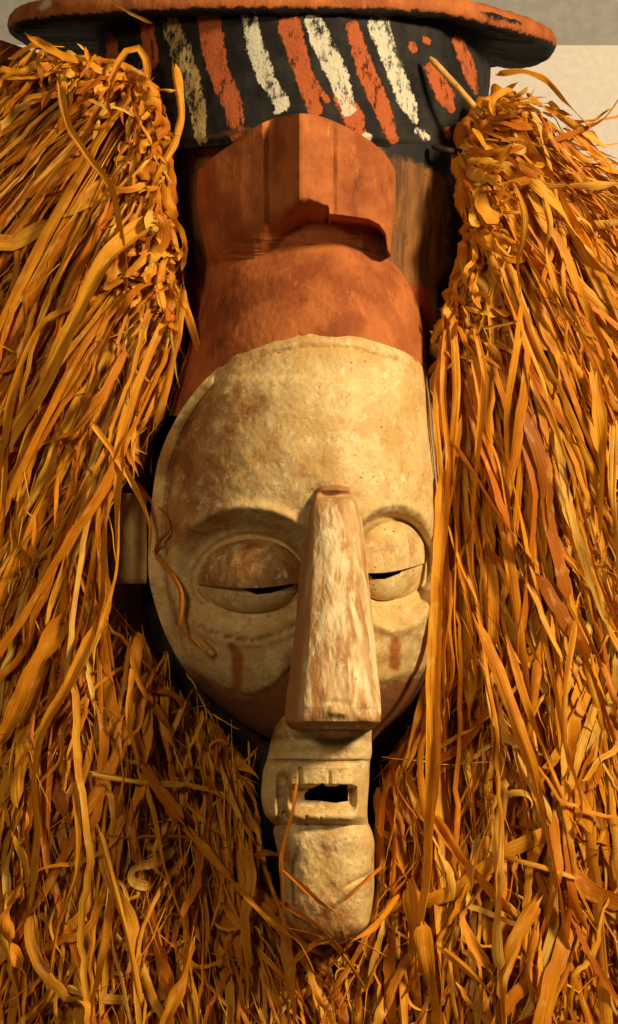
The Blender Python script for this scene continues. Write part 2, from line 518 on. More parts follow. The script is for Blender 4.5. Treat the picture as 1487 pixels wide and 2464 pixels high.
# --- trunk of the mask below the drum
def build_trunk():
    nth, nz = 260, 120
    th = np.linspace(math.radians(-50), math.radians(230), nth); v = np.linspace(0, 1, nz)
    V, T = np.meshgrid(v, th, indexing='ij')
    ay = 360+(1250-360)*V
    cx = 765
    rr = 379 - 26*sstep(0, .6, V) + 6*fbm(T*5, V*4)
    x = cx+rr*np.cos(T); y = ay-rr*np.sin(T)*.122*(1-V); d = -95+rr*np.sin(T)-60*V
    pts = np.stack([x, y, d], -1).reshape(-1, 3)
    X, Y = pts[:, 0], pts[:, 1]
    blk = strokes_sd(X, Y, [[(930, 352, 40), (1000, 352, 80), (1110, 360, 150)], [(1110, 380, 60), (1105, 700, 60)], [(1080, 690, 70), (1090, 760, 60)]])
    og = strokes_sd(X, Y, [[(440, 700, 70), (470, 760, 110)], [(1000, 720, 70), (1020, 840, 90)]])
    return make_mesh("trunk", P(pts), grid_faces(nth, nz), M_TRUNK, mask, {'blk': blk, 'og': og})
build_trunk()

# --- blackened shell behind the face
SL = table([(560, 520), (600, 490), (800, 455), (1000, 392), (1200, 350), (1400, 338), (1500, 350), (1620, 405), (1720, 492), (1790, 572), (1850, 596), (2060, 612), (2140, 650)])
SR = table([(560, 960), (600, 1000), (800, 1042), (1000, 1062), (1200, 1090), (1400, 1120), (1550, 1120), (1700, 1050), (1800, 945), (1900, 915), (2140, 880)])
def shell_d(x, y):
    l, r = SL(y), SR(y)
    t = np.clip((x-(l+r)/2)/((r-l)/2), -1, 1)
    return 20 + 75*np.sqrt(1-t*t*.98) + 6*fbm(x/60, y/80)
x, y = rows(560, 2140, SL, SR, 90, 170)
relief("back_shell", x, y, shell_d, -320, M_SHELL, mask)

# --- head: one swelling form for the dome and the face
LB = table([(570, 590), (583, 560), (620, 508), (700, 488), (800, 462), (900, 434), (1000, 402), (1100, 380), (1200, 366), (1300, 358), (1400, 360), (1450, 372), (1530, 400), (1620, 452), (1700, 530), (1760, 615), (1790, 680)])
RB = table([(570, 880), (583, 900), (620, 950), (700, 996), (800, 1022), (900, 1036), (1000, 1050), (1100, 1062), (1250, 1078), (1350, 1086), (1450, 1088), (1550, 1072), (1620, 1044), (1700, 985), (1760, 918), (1790, 890)])
HP = table([(570, 150), (583, 172), (620, 212), (700, 268), (800, 312), (900, 345), (1000, 372), (1100, 392), (1200, 404), (1240, 402), (1300, 380), (1400, 366), (1500, 350), (1600, 322), (1700, 272), (1760, 215), (1790, 170)])
def head_base(x, y):
    l, r = LB(y), RB(y)
    cx = 785
    t = np.where(x < cx, (cx-x)/(cx-l), (x-cx)/(r-cx))
    t = np.clip(t, 0, 1)
    return 105 + HP(y)*(1-t**2.15)**.52

def dome_d(x, y): return head_base(x, y) + 5*fbm(x/90, y/90) + 1.5*fbm(x/18, y/18, 3)
x, y = rows(575, 1000, LB, RB, 190, 150)
relief("head_dome", x, y, lambda x, y: dome_d(x, y)-12*sstep(860, 960, y), 0, M_ORANGE, mask,
       lambda x, y, d: {'wood': np.full(len(x), -60.0)})

FL = table([(803, 742), (808, 700), (818, 655), (832, 616), (852, 572), (880, 531), (905, 502), (950, 462), (990, 434), (1050, 402), (1100, 383), (1200, 366), (1300, 358), (1400, 360), (1450, 372), (1530, 400), (1620, 452), (1700, 530), (1760, 615), (1790, 680)])
FR = table([(803, 790), (808, 845), (818, 890), (832, 935), (852, 985), (880, 1015), (905, 1034), (950, 1043), (1000, 1050), (1100, 1062), (1250, 1078), (1350, 1086), (1450, 1088), (1550, 1072), (1620, 1044), (1700, 985), (1760, 918), (1790, 890)])
def socket(x, y):
    e1 = np.hypot((x-592)/174, (y-1384)/150)
    e2 = np.hypot((x-955)/np.where(x > 955, 96, 108), (y-1364)/138)
    f = lambda e: 1-sstep(.72, 1.08, e)
    return e1, e2, np.maximum(f(e1), f(e2))
SCAL = ([360, 430, 500, 545, 585, 625, 665, 705, 760, 890, 930, 970, 1020, 1060, 1110],
        [1560, 1600, 1632, 1660, 1672, 1668, 1640, 1600, 1600, 1640, 1640, 1630, 1612, 1560, 1500])
def face_d(x, y):
    l0 = FL(y)
    rimw = 33*sstep(880, 930, y)*sstep(1660, 1480, y)
    over = np.maximum(l0+rimw-x, 0)
    b = head_base(np.maximum(x, l0+rimw), y) + 9 - .55*over
    e1, e2, s = socket(x, y)
    b = b - 60*s
    la = np.hypot((x-604)/128, (y-1404)/np.where(y < 1404, 110, 66)); lb = np.hypot((x-932)/94, (y-1366)/np.where(y < 1366, 116, 74))
    b = b - 14*(gauss(la-1.06, .07)+gauss(lb-1.06, .07))
    b = b + 9*(gauss(e1-1.10, .08)*sstep(1240, 1420, y) + gauss(e2-1.12, .09)*sstep(1240, 1420, y))   # swollen lower rim
    b = b + 12*gauss(e1-1.10, .09)*sstep(1330, 1250, y)*sstep(400, 470, x)
    # bevelled border round the left and the top
    l = FL(y); edge = (x-l)
    b = b - 12*gauss(edge-rimw-4, 6)*sstep(5, 25, rimw) + 10*sstep(0, 30, edge-rimw-8)*sstep(10, 30, rimw)
    top = np.interp(x, [500, 572, 655, 742, 845, 935, 985, 1030], [905, 852, 818, 803, 806, 832, 852, 895])
    b = b - 7*gauss(y-top-34, 9)*sstep(560, 640, x)
    b = b - 10*gauss(y-top, 8)
    # the chalked cheeks stand a little proud of the jaw, with a shallow ring above
    sc = y-np.interp(x, *SCAL)
    b = b + 11*sstep(9, -9, sc+6*fbm(x/30, y/30, 2))*sstep(-260, -60, sc)*sstep(1530, 1580, y)
    # hammer-dressed irregularity
    return b + 5*fbm(x/80, y/80) + 1.6*fbm(x/16, y/16, 3)
def face_attr(x, y, d):
    e1, e2, s = socket(x, y)
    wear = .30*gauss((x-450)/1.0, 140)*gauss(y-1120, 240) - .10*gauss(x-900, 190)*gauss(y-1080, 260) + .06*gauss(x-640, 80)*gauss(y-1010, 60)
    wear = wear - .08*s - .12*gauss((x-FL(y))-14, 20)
    grime_shade = .6*gauss((x-FL(y))-38, 8)*sstep(900, 960, y)*sstep(1640, 1500, y) + .55*gauss(e1-1.06, .05)*sstep(1310, 1240, y)*sstep(380, 470, x) + .7*gauss(e2-1.05, .05)*sstep(1300, 1230, y)  # rim groove and brow creases: shade painted in
    grime_shade = grime_shade + .8*gauss(e1-1.02, .06)*sstep(1440, 1510, y) + .75*gauss(np.hypot(x-760, (y-1195)*.8), 55)  # below the socket; shade left of the nose painted in
    grime_shade = grime_shade + .5*gauss(np.hypot((x-1010)*.8, y-1545), 40) + .45*gauss(np.hypot((x-620), (y-985)*1.2), 46)
    scal = np.interp(x, [360, 430, 500, 545, 585, 625, 665, 705, 760, 890, 930, 970, 1020, 1060, 1110],
                        [1560, 1600, 1632, 1660, 1672, 1668, 1640, 1600, 1600, 1640, 1640, 1630, 1612, 1560, 1500])
    red = y-scal
    red = np.maximum(red, stroke_sd(x, y, [(700, 1560, 12), (690, 1640, 44)]))
    tear = strokes_sd(x, y, [[(556, 1552, 16), (572, 1580, 30), (570, 1655, 22)], [(951, 1545, 26), (949, 1602, 26)]])
    grime_shade = grime_shade + .25*gauss(e1-.80, .09)*sstep(1500, 1330, y) + .5*sstep(1560, 1700, y)*gauss(x-620, 200)  # lower left jaw darkened: its shade is put into the colour
    return {'wear': wear, 'grime_shade': np.clip(grime_shade, 0, 1), 'red': red, 'tear': tear}
x, y = rows(803, 1790, FL, FR, 300, 380)
EYE_L = [(576, 1402), (592, 1419), (618, 1430), (650, 1427), (680, 1417), (706, 1408), (706, 1384), (576, 1384)]
EYE_R = [(886, 1376), (897, 1394), (928, 1392), (962, 1379), (974, 1352), (886, 1350)]
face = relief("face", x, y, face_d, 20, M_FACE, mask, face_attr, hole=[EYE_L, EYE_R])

# --- crest above the dome
CT = table([(470, 470), (474, 432), (490, 402), (520, 372), (560, 345), (610, 308), (650, 288), (700, 276), (722, 273), (760, 277), (800, 290), (850, 314), (900, 346), (930, 376), (952, 410)])
CB = lin([(470, 650), (490, 700), (505, 700), (560, 650), (640, 602), (750, 586), (850, 590), (952, 616)])
CE = lin([(470, 560), (520, 545), (600, 525), (660, 505), (690, 492), (718, 476), (742, 474), (790, 492), (793, 513), (830, 517), (890, 526), (918, 540), (935, 560), (944, 600), (952, 612)])
SHP = lin([(470, 190), (485, 222), (520, 268), (580, 318), (632, 352), (648, 340), (660, 348), (700, 398), (720, 430), (728, 430), (765, 410), (802, 386), (812, 388), (880, 356), (930, 318), (944, 290), (952, 262)])
CTL = lambda x: CT(x)
def crest_d(x, y):
    e = CE(x)
    front = SHP(x) + .06*(y-300) + 9*fbm(x/70, y/70, 2) + 3*np.abs(vnoise(x/34, y/46)) + 1.2*fbm(x/14, y/30, 3)
    front = front - 7*gauss(y-CT(x), 7)
    w = np.interp(x, [470, 620, 700, 780, 800, 952], [130, 110, 66, 46, 20, 14])
    base = np.minimum(head_base(x, np.maximum(y, 583)), 300)
    base = np.interp(x, [470, 510, 600, 750, 880, 952], [120, 190, 262, 286, 262, 190]) + 6*fbm(x/80, y/9)
    k = sstep(0, 1, (y-e)/w*.9)
    soft = np.interp(x, [640, 715], [0.0, 1.0])
    return front*(1-k) + np.minimum(front, base)*k
x, y = cols(470, 952, CT, CB, 300, 240)
xo, yo = x.copy(), y.copy()
x = x + 36*sstep(450, 690, y)*np.clip((722-x)/252, 0, 1) - 12*sstep(480, 610, y)*np.clip((x-722)/230, 0, 1)
relief("crest", x, y, lambda a, b: crest_d(xo, yo), 60, M_ORANGE, mask,
       lambda x, y, d: {'wood': -np.abs(x-1010)+60 + 0*y})

# --- eyelids
def lid(name, cx, cy, a, bup, bdn, slope, upper, pitpoly, bulge, wearv):
    x0, x1 = cx-a, cx+a
    line = lambda x: cy+slope*(x-cx)+8*(1-((x-cx)/a)**2)-5
    arc = lambda x, b: b*np.sqrt(np.clip(1-((x-cx)/a)**2, 0, 1))
    if upper: T = lambda x: line(x)-np.maximum(arc(x, bup), 2); B = lambda x: line(x)+3+5*gauss(x-cx, a*.7)
    else: T = lambda x: line(x)-2; B = lambda x: line(x)+np.maximum(arc(x, bdn), 4)
    u = np.linspace(0, 1, 130); xx = x0+(x1-x0)*(.5-.5*np.cos(math.pi*u))*.5 + (x1-x0)*u*.5
    v = np.linspace(0, 1, 70)
    t, b = T(xx), B(xx)
    y = t[None]+(b-t)[None]*v[:, None]; x = np.repeat(xx[None], 70, 0)
    def df(x, y):
        e = np.hypot((x-cx)/a, (y-line(x))/(bup if upper else bdn))
        base = head_base(x, y)+9-62
        r = base + (bulge if upper else bulge-20)*np.sqrt(np.clip(1.04-e*e, 0, 1))
        r = r + 1.5*fbm(x/20, y/20, 3)
        if pitpoly is not None and not upper:
            pin = in_poly(x, y, pitpoly)
            r = np.where(pin, r-75, r)
        return r
    return relief(name, x, y, df, lambda x, y: head_base(x, y)-70, M_LID, mask,
                  lambda x, y, d: {'wear': np.full(len(x), wearv)}, hole=pitpoly)
lid("upper_eyelid", 604, 1404, 128, 110, 70, -.02, True, None, 78, .28)
lid("lower_eyelid", 604, 1404, 120, 100, 66, -.02, False, EYE_L, 76, -.04)
lid("upper_eyelid", 932, 1366, 94, 116, 74, -.12, True, None, 72, .10)
lid("lower_eyelid", 932, 1366, 90, 100, 74, -.12, False, EYE_R, 70, -.04)

# --- nose
NL = table([(1160, 786), (1166, 764), (1182, 743), (1210, 733), (1300, 727), (1400, 718), (1500, 711), (1600, 700), (1690, 688), (1725, 686), (1745, 692), (1754, 706)])
NR = table([(1160, 806), (1166, 834), (1182, 855), (1210, 865), (1260, 872), (1350, 882), (1450, 893), (1600, 907), (1690, 916), (1725, 916), (1745, 908), (1754, 890)])
def nose_d(x, y):
    l, r = NL(y), NR(y)
    u = (x-l)/(r-l)
    ridge = np.interp(y, [1160, 1180, 1215, 1300, 1500, 1700, 1735, 1754], [515, 548, 574, 600, 652, 700, 694, 655])
    wall = sstep(0, .20, u)*.55+.45*sstep(0.08, .34, u)
    rw = sstep(0, .10, 1-u)
    uc = np.abs((u-.56)/np.where(u < .56, .56, .44))
    prof = 96*(sstep(-.04, .20, u)-1) + 50*(sstep(-.04, .15, 1-u)-1) - 40*uc**2.4
    rough = 5*fbm(x/40, y/90) + 2*fbm(x/12, y/30, 3)
    top = -18*gauss(y-1192, 9)*sstep(.2, .4, u) + 12*gauss(y-1172, 9)
    low = (10*gauss(y-1722+8*np.sin(x/30), 10) - 7*gauss(y-1698+8*np.sin(x/30), 9))*(.5+vnoise(x/25, y/90))
    return ridge + prof + rough + top + low
x, y = rows(1160, 1754, NL, NR, 150, 330)
def nose_attr(x, y, d):
    l, r = NL(y), NR(y); u = (x-l)/(r-l)
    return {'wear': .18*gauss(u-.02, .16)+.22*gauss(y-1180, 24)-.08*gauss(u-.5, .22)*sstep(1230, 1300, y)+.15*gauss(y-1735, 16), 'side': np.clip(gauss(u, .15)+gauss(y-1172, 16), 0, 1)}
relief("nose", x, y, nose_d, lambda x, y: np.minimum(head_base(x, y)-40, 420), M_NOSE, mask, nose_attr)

# --- muzzle with the mouth
ML = table([(1715, 690), (1740, 668), (1780, 652), (1815, 645), (1832, 640), (1850, 634), (1880, 630), (1940, 632), (1965, 642), (1985, 664), (1998, 690)])
MR = table([(1715, 880), (1740, 892), (1780, 894), (1815, 894), (1832, 890), (1850, 889), (1880, 888), (1940, 884), (1965, 884), (1985, 886), (1998, 886)])
mouth_poly = [(732, 1912), (744, 1898), (754, 1895), (768, 1888), (776, 1884), (784, 1891), (806, 1892), (822, 1887), (836, 1887), (837, 1926), (806, 1931), (770, 1926), (734, 1924)]
def muzzle_d(x, y):
    l, r = ML(y), MR(y)
    t = np.clip((x-790)/np.where(x < 790, 790-l, r-790), -1, 1)
    b = 420 + 100*(1-np.abs(t)**3.0)**.6
    b = b + 46*sstep(1815, 1750, y)*(1-np.abs(t)**2)          # slope up into the nose
    b = b - 18*gauss(y-1776, 12)*(1-t*t)
    b = b - 11*gauss(y-1830, 3.2)                             # seam under the lip
    b = b - 22*sstep(660, 674, x)*sstep(704, 682, x)*sstep(1850, 1874, y)*sstep(1986, 1962, y)   # side groove
    b = b - 12*stroke_like(x, y, [(686, 1958, 14), (706, 1976, 14)])
    b = b + 13*sstep(690, 700, x)*sstep(858, 846, x)*sstep(1836, 1846, y)*sstep(1894, 1884, y)     # upper lip board
    b = b - 13*gauss(x-722, 4)*sstep(1838, 1850, y)*sstep(1896, 1886, y)
    b = b - 7*gauss(x-792, 4)*sstep(1850, 1865, y)*sstep(1896, 1886, y)
    b = b - 34*sstep(1888, 1896, y)*sstep(1962, 1926, y)*sstep(690, 705, x)*sstep(862, 846, x)
    b = b - 9*gauss(x-737, 4)*sstep(1958, 1966, y) - 6*gauss(x-772, 3)*sstep(1962, 1970, y)
    b = b + 8*gauss(y-1972, 9)*sstep(700, 715, x)*sstep(860, 840, x)
    b = b + 4*fbm(x/40, y/40) + 1.5*fbm(x/10, y/10, 3)
    b = b - 52*sstep(1960, 1998, y)
    b = np.where(in_poly(x, y, mouth_poly), b-190, b)
    return b
def stroke_like(x, y, pts): return sstep(-4, 4, stroke_sd(x, y, pts))
x, y = rows(1715, 1998, ML, MR, 220, 250)
def muz_attr(x, y, d):
    g = .9*gauss(y-1830, 5)*.6 + .6*sstep(664, 672, x)*sstep(700, 686, x)*sstep(1862, 1872, y)*sstep(1984, 1966, y) + .5*gauss(y-1772, 16)  # dark seam; shade under the nose and in the side groove painted in
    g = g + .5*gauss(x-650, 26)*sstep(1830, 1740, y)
    return {'wear': .03+.16*gauss(x-655, 30)*sstep(1830, 1760, y)+0*x, 'grime_shade': np.clip(g, 0, 1)}
relief("muzzle", x, y, muzzle_d, 110, M_MUZ, mask, muz_attr, hole=mouth_poly)

# --- beard block
BL = table([(1976, 668), (1995, 658), (2020, 662), (2060, 670), (2150, 680), (2205, 686), (2235, 702), (2258, 735), (2272, 770)])
BR = table([(1976, 884), (1995, 893), (2020, 900), (2060, 900), (2150, 899), (2205, 892), (2235, 888), (2258, 858), (2272, 820)])
BZ = table([(1976, 20), (2000, 32), (2060, 30), (2130, 24), (2200, 10), (2240, -10), (2272, -46)])
def beard_d(x, y):
    l, r = BL(y), BR(y)
    cx = 785
    t = np.clip(np.where(x < cx, (cx-x)/(cx-l), (x-cx)/(r-cx)), 0, 1)
    b = 350 + 108*(1-t**3.4)**.6 + BZ(y)
    b = b + 9*fbm(x/55, y/70) + 2*fbm(x/12, y/16, 3)
    b = b - 6*gauss((y-2150)+(x-800)*.55, 5)*sstep(820, 840, x) 
    return b
x, y = rows(1976, 2272, BL, BR, 130, 150)
relief("beard", x, y, beard_d, 60, M_MUZ, mask,
       lambda x, y, d: {'wear': .10+.10*gauss(x-690, 40)+.12*gauss(y-2230, 50), 'grime_shade': np.clip(.3*gauss(x-675, 22), 0, 1)})

# --- square ear
u = np.linspace(0, 1, 30); v = np.linspace(0, 1, 50)
yy = 1186+(1404-1186)*v
X = (262+4*vnoise(yy/40, 3))[:, None] + (352-262)*u[None, :]
Y = np.repeat(yy[:, None], 30, 1)
relief("ear", X, Y, lambda x, y: 165+.18*(x-262)-8*gauss(x-262, 8)-8*gauss(y-1404, 7)+3*fbm(x/40, y/70), -80, M_EAR, mask)

# ---------------------------------------------------------------- raffia
def ribbons(Pts, Wd, Phi, arch):
    """Pts (M,n,3) centre lines in units, Wd (M,n) widths, Phi (M,n) twist, arch (M,) -> verts (M,n,4,3), uv (M,n,4,2)"""
    T = np.gradient(Pts, axis=1)
    T /= np.linalg.norm(T, axis=2, keepdims=True)+1e-9
    V = np.array([0, 0, 1.0])
    s0 = np.cross(T, V); s0 /= np.linalg.norm(s0, axis=2, keepdims=True)+1e-6
    n0 = np.cross(s0, T)
    c, s = np.cos(Phi)[..., None], np.sin(Phi)[..., None]
    side = c*s0+s*n0; up = -s*s0+c*n0
    j = np.array([-1, -.34, .34, 1.0])
    off = side[:, :, None, :]*(j[None, None, :, None]*Wd[:, :, None, None]*.5)
    bow = up[:, :, None, :]*((1-j**2)[None, None, :, None]*Wd[:, :, None, None]*arch[:, None, None, None])
    ln = np.concatenate([np.zeros((len(Pts), 1)), np.cumsum(np.linalg.norm(np.diff(Pts, axis=1), axis=2), 1)], 1)
    uv = np.stack([np.broadcast_to(j[None, None]*Wd.max(1)[:, None, None]*.5, Wd.shape+(4,)), np.broadcast_to(ln[..., None], Wd.shape+(4,))], -1)
    return Pts[:, :, None, :]+off+bow, uv

def strip_mesh(name, groups, mat, parent):
    VV, FF, TT, UU, base = [], [], [], [], 0
    for g in groups:
        V, uv = ribbons(g['P'], g['W'], g['F'], g['A'])
        M, n = g['W'].shape
        uv = uv + (rng.random((M, 2))*500)[:, None, None, :]
        f1 = grid_faces(4, n)
        FF.append((f1[None]+(np.arange(M)*n*4)[:, None, None]).reshape(-1, 4)+base); base += M*n*4
        VV.append(V.reshape(-1, 3)); UU.append(uv.reshape(-1, 2)); TT.append(np.repeat(g['T'], n*4))
    return make_mesh(name, P(np.concatenate(VV)), np.concatenate(FF), mat, parent, {'tone': np.concatenate(TT)}, np.concatenate(UU), smooth=False)

def smooth_path(pts, n=26):
    a = np.array(pts, float)
    seg = np.hypot(*np.diff(a[:, :2], axis=0).T); t = np.concatenate([[0], np.cumsum(seg)])
    q = np.linspace(0, t[-1], n)
    out = []
    for k in range(a.shape[1]):
        m = np.gradient(a[:, k], t)*.75
        i = np.clip(np.searchsorted(t, q)-1, 0, len(t)-2); h = t[i+1]-t[i]; s = (q-t[i])/h
        out.append((2*s**3-3*s**2+1)*a[i, k]+(s**3-2*s**2+s)*h*m[i]+(-2*s**3+3*s**2)*a[i+1, k]+(s**3-s**2)*h*m[i+1])
    return np.stack(out, -1)

# what the fringe leaves free: the mask itself and the wall at upper right
FREE = [(200, 20), (215, 110), (300, 118), (400, 150), (432, 230), (440, 290), (425, 400), (432, 520), (462, 600), (450, 680), (462, 760), (478, 860), (440, 940), (412, 1000), (378, 1080), (345, 1150), (290, 1170), (266, 1200), (262, 1405), (290, 1450), (356, 1508), (434, 1600), (492, 1668), (590, 1728), (628, 1785), (624, 1900), (628, 2020), (655, 2100), (685, 2200), (760, 2268), (850, 2268), (898, 2200), (908, 2080), (898, 1950), (896, 1850), (945, 1775), (1010, 1710), (1030, 1620), (1050, 1560), (1058, 1440), (1055, 1380), (1055, 1200), (1045, 1000), (1018, 880), (1012, 820), (1062, 760), (1090, 640), (1112, 560), (1100, 450), (1096, 380), (1085, 300), (1150, 262), (1180, 200), (1190, 20)]
SKY = [(1180, 20), (1185, 195), (1245, 190), (1300, 215), (1360, 262), (1420, 330), (1470, 400), (1560, 470), (1900, 500), (1900, -200), (1180, -200)]
TOPL = [(-400, -200), (-400, 40), (-10, 70), (60, 74), (120, 84), (210, 112), (400, 60), (400, -200)]

def angle_field(x, y):
    """direction of growth in degrees, 90 = straight down, above 90 leans left"""
    l = np.interp(y, [100, 300, 600, 900, 1200, 1500, 1800, 2463], [140, 131, 124, 117, 110, 104, 98, 94])
    r = np.interp(y, [150, 300, 500, 800, 1200, 1500, 1800, 2463], [38, 52, 62, 72, 78, 80, 83, 86])
    inner = np.interp(x, [1080, 1200, 1350, 1487], [12, 6, 0, -4])
    r = r+inner*np.interp(y, [200, 600, 2000], [1.4, 1, .6])
    inl = np.interp(x, [0, 250, 450], [3, 0, -12])*np.interp(y, [400, 900, 1600], [1, 1, .6])
    return np.where(x < 770, l+inl, r)

# height of the outer surface of the fringe
def surf(x, y):
    l = 150 + 90*gauss(x-250, 230)*np.interp(y, [100, 300, 1500, 2463], [.7, 1, 1, 1.2])
    r = 150 + 95*gauss(x-1290, 220)
    low = 90*sstep(1900, 2350, y)*gauss(x-760, 420)
    return np.where(x < 770, l, r)+low

def gen(M, xr, yr, lens, widths, depth, n=26, sd=8.0, kink=1.0, poly=None, ang=None, wig=1.0, starts=None):
    """random strips following the growth field"""
    x = rng.uniform(*xr, M); y = rng.uniform(*yr, M)
    if starts is not None:
        t = rng.random(M)*(len(starts)-1); i = t.astype(int).clip(0, len(starts)-2); f = t-i
        s = np.array(starts, float)
        x = s[i, 0]*(1-f)+s[i+1, 0]*f+rng.normal(0, 14, M); y = s[i, 1]*(1-f)+s[i+1, 1]*f+rng.normal(0, 14, M)
    if poly is not None:
        k = in_poly(x, y, poly); x, y = x[k], y[k]; M = len(x)
    L = rng.uniform(*lens, M); step = L/(n-1)
    off = 2.2*sd*fbm(x/70+3, y/190+9, 2)+rng.normal(0, sd*.5, M)*np.where(rng.random(M) < .14, 3.2, 1)
    walk = np.zeros(M)
    kx = rng.random((M, 4)); ka = rng.normal(0, 9*kink, (M, 4))*(rng.random((M, 4)) < .5)
    ka[:, 1] = -ka[:, 0]*.8*(kx[:, 1] > kx[:, 0]); ka[:, 3] = -ka[:, 2]*.8*(kx[:, 3] > kx[:, 2])
    stray = rng.random(M) < .14; ka[stray] *= 2.4
    w1, w2, p1, p2 = rng.normal(0, 3.2*wig, M), rng.normal(0, 1.6*wig, M), rng.random(M)*7, rng.random(M)*7
    f1, f2 = rng.uniform(2, 5, M), rng.uniform(6, 13, M)
    lay = rng.uniform(depth[0], depth[1], M)+45*fbm(x/60+31, y/220+5, 2)
    dw, dp = rng.normal(0, 11, M), rng.random(M)*7
    pts = np.zeros((M, n, 3))
    crk = rng.normal(0, 5.5, (M, n))*np.clip(kink, 0, 2)*(rng.random((M, n)) < .35)
    for k in range(n):
        t = k/(n-1)
        d = surf(x, y)+lay + dw*np.sin(3*t+dp) - 40*(1-t)**3
        pts[:, k] = np.stack([x, y, d], -1)
        a = angle_field(x, y)+off + (ka*(kx < t)).sum(1) + w1*np.sin(f1*t+p1) + w2*np.sin(f2*t+p2)
        if ang is not None: a = a+ang
        a = np.radians(a+crk[:, k])
        x = x+np.cos(a)*step; y = y+np.sin(a)*step
    w = rng.gamma(1.3, (widths[1]-widths[0])/1.7, M)+widths[0]
    w = np.minimum(w, widths[1]*2.2)
    t = np.linspace(0, 1, n)[None]
    ta = rng.uniform(.01, .16, M)[:, None]; tb = rng.uniform(.01, .06, M)[:, None]
    prof = np.clip((1-t)/ta, 0, 1)**.8*np.clip(.1+t/tb, 0, 1)
    prof = prof*(1+.10*np.sin(f1[:, None]*2*t+p2[:, None]))
    Wd = w[:, None]*prof+.8
    phi = rng.normal(0, .5, M)[:, None] + (rng.normal(0, 1.0, M)[:, None])*(t-.5)*1.6 + .35*np.sin(f2[:, None]*t*1.3+p1[:, None])
    # some strips make a half turn at a pinch
    fl = (rng.random(M) < .3)[:, None]; tp = rng.uniform(.2, .8, M)[:, None]
    turn = sstep(-.06, .06, t-tp)
    phi = phi+np.where(fl, math.pi*turn, 0)
    Wd = Wd*np.where(fl, 1-.45*gauss(t-tp, .06), 1)
    arch = rng.uniform(-.16, .20, M)
    tone = np.clip(rng.normal(.56, .26, M), .13, .97)
    return dict(P=pts, W=Wd, F=phi, A=arch, T=tone)

def clip_free(g, polys, minfrac=.35, keepd=None):
    """cut strips short where they would run over the carved wood or the bare wall"""
    pts = g['P']; M, n, _ = pts.shape
    bad = np.zeros((M, n), bool)
    for p in polys: bad |= in_poly(pts[..., 0], pts[..., 1], p)
    first = np.where(bad.any(1), bad.argmax(1), n)
    keep = (first >= max(4, int(n*minfrac)))
    idx = np.where(keep)[0]
    t = np.linspace(0, 1, n)
    for i in idx[first[idx] < n]:
        e = (first[i]-1)/(n-1)
        q = t*e
        for c in range(3): pts[i, :, c] = np.interp(q, t, pts[i, :, c].copy())
        w = np.interp(q, t, g['W'][i]); g['W'][i] = w*np.clip((1-t)/.18, .12, 1)
        g['F'][i] = np.interp(q, t, g['F'][i])
    return {k: v[keep] for k, v in g.items()}
def cat(*gs): return {k: np.concatenate([g[k] for g in gs]) for k in gs[0]}
def take(g, i): return {k: v[i] for k, v in g.items()}

# --- braids to which the fringe is tied
def braid(name, path, rad):
    c = smooth_path(path, 90)
    T = np.gradient(c, axis=0); T /= np.linalg.norm(T, axis=1, keepdims=True)
    s = np.cross(T, [0, 0, 1.0]); s /= np.linalg.norm(s, axis=1, keepdims=True); nrm = np.cross(s, T)
    L = np.concatenate([[0], np.cumsum(np.linalg.norm(np.diff(c, axis=0), axis=1))])
    V, F, tone = [], [], []
    m = 10; base = 0
    for k in range(3):
        ph = L/rad*.9 + k*2*math.pi/3 + 2.2*vnoise(L/90, L*0+5)
        cc = c + s*(np.sin(ph)*rad*.62)[:, None] + nrm*(np.sin(2*ph)*rad*.34)[:, None]
        r = rad*(.52+.10*np.sin(ph*3)+.35*vnoise(L/40+k*9, L*0+k))
        a = np.linspace(0, 2*math.pi, m, endpoint=False)
        ring = cc[:, None]+s[:, None]*(np.cos(a)[None, :]*r[:, None])[..., None]+nrm[:, None]*(np.sin(a)[None, :]*r[:, None])[..., None]
        ring = ring + 9*vnoise(ring[..., 0]/7, ring[..., 1]/11)[..., None]
        V.append(ring.reshape(-1, 3)); F.append(grid_faces(m, 90, True)+base); base += 90*m
        tone.append(np.full(90*m, [.25, .4, .55][k]))
    V = np.concatenate(V)
    return make_mesh(name, P(V), np.concatenate(F), M_RAF, mask, {'tone': np.concatenate(tone)}, np.stack([V[:, 0], V[:, 1]], -1))
LPATH = [(120, 150, 150), (230, 165, 190), (320, 190, 215), (365, 270, 235), (385, 380, 225), (395, 500, 205), (405, 600, 170), (415, 720, 110), (400, 860, 80), (370, 980, 50), (320, 1120, 0)]
RPATH = [(1215, 232, 60), (1140, 300, 120), (1122, 400, 170), (1138, 500, 190), (1145, 580, 180), (1110, 680, 150), (1085, 780, 140), (1060, 860, 120)]
CPATH = [(270, 1470, 0), (330, 1560, 30), (420, 1690, 30), (520, 1770, 60), (575, 1850, 80), (600, 2000, 100), (640, 2150, 120), (700, 2260, 150), (790, 2300, 190), (880, 2240, 180), (930, 2080, 120), (930, 1900, 90), (980, 1790, 60), (1060, 1690, 40), (1110, 1580, 10)]
braid_l = braid("raffia_braid", LPATH, 30)
braid_r = braid("raffia_braid", RPATH, 32)
braid_c = braid("raffia_braid", CPATH, 20)
braid_l["label"] = "plaited raffia cord at the left of the head"
braid_r["label"] = "plaited raffia cord at the right of the head"
braid_c["label"] = "plaited raffia cord round the chin"

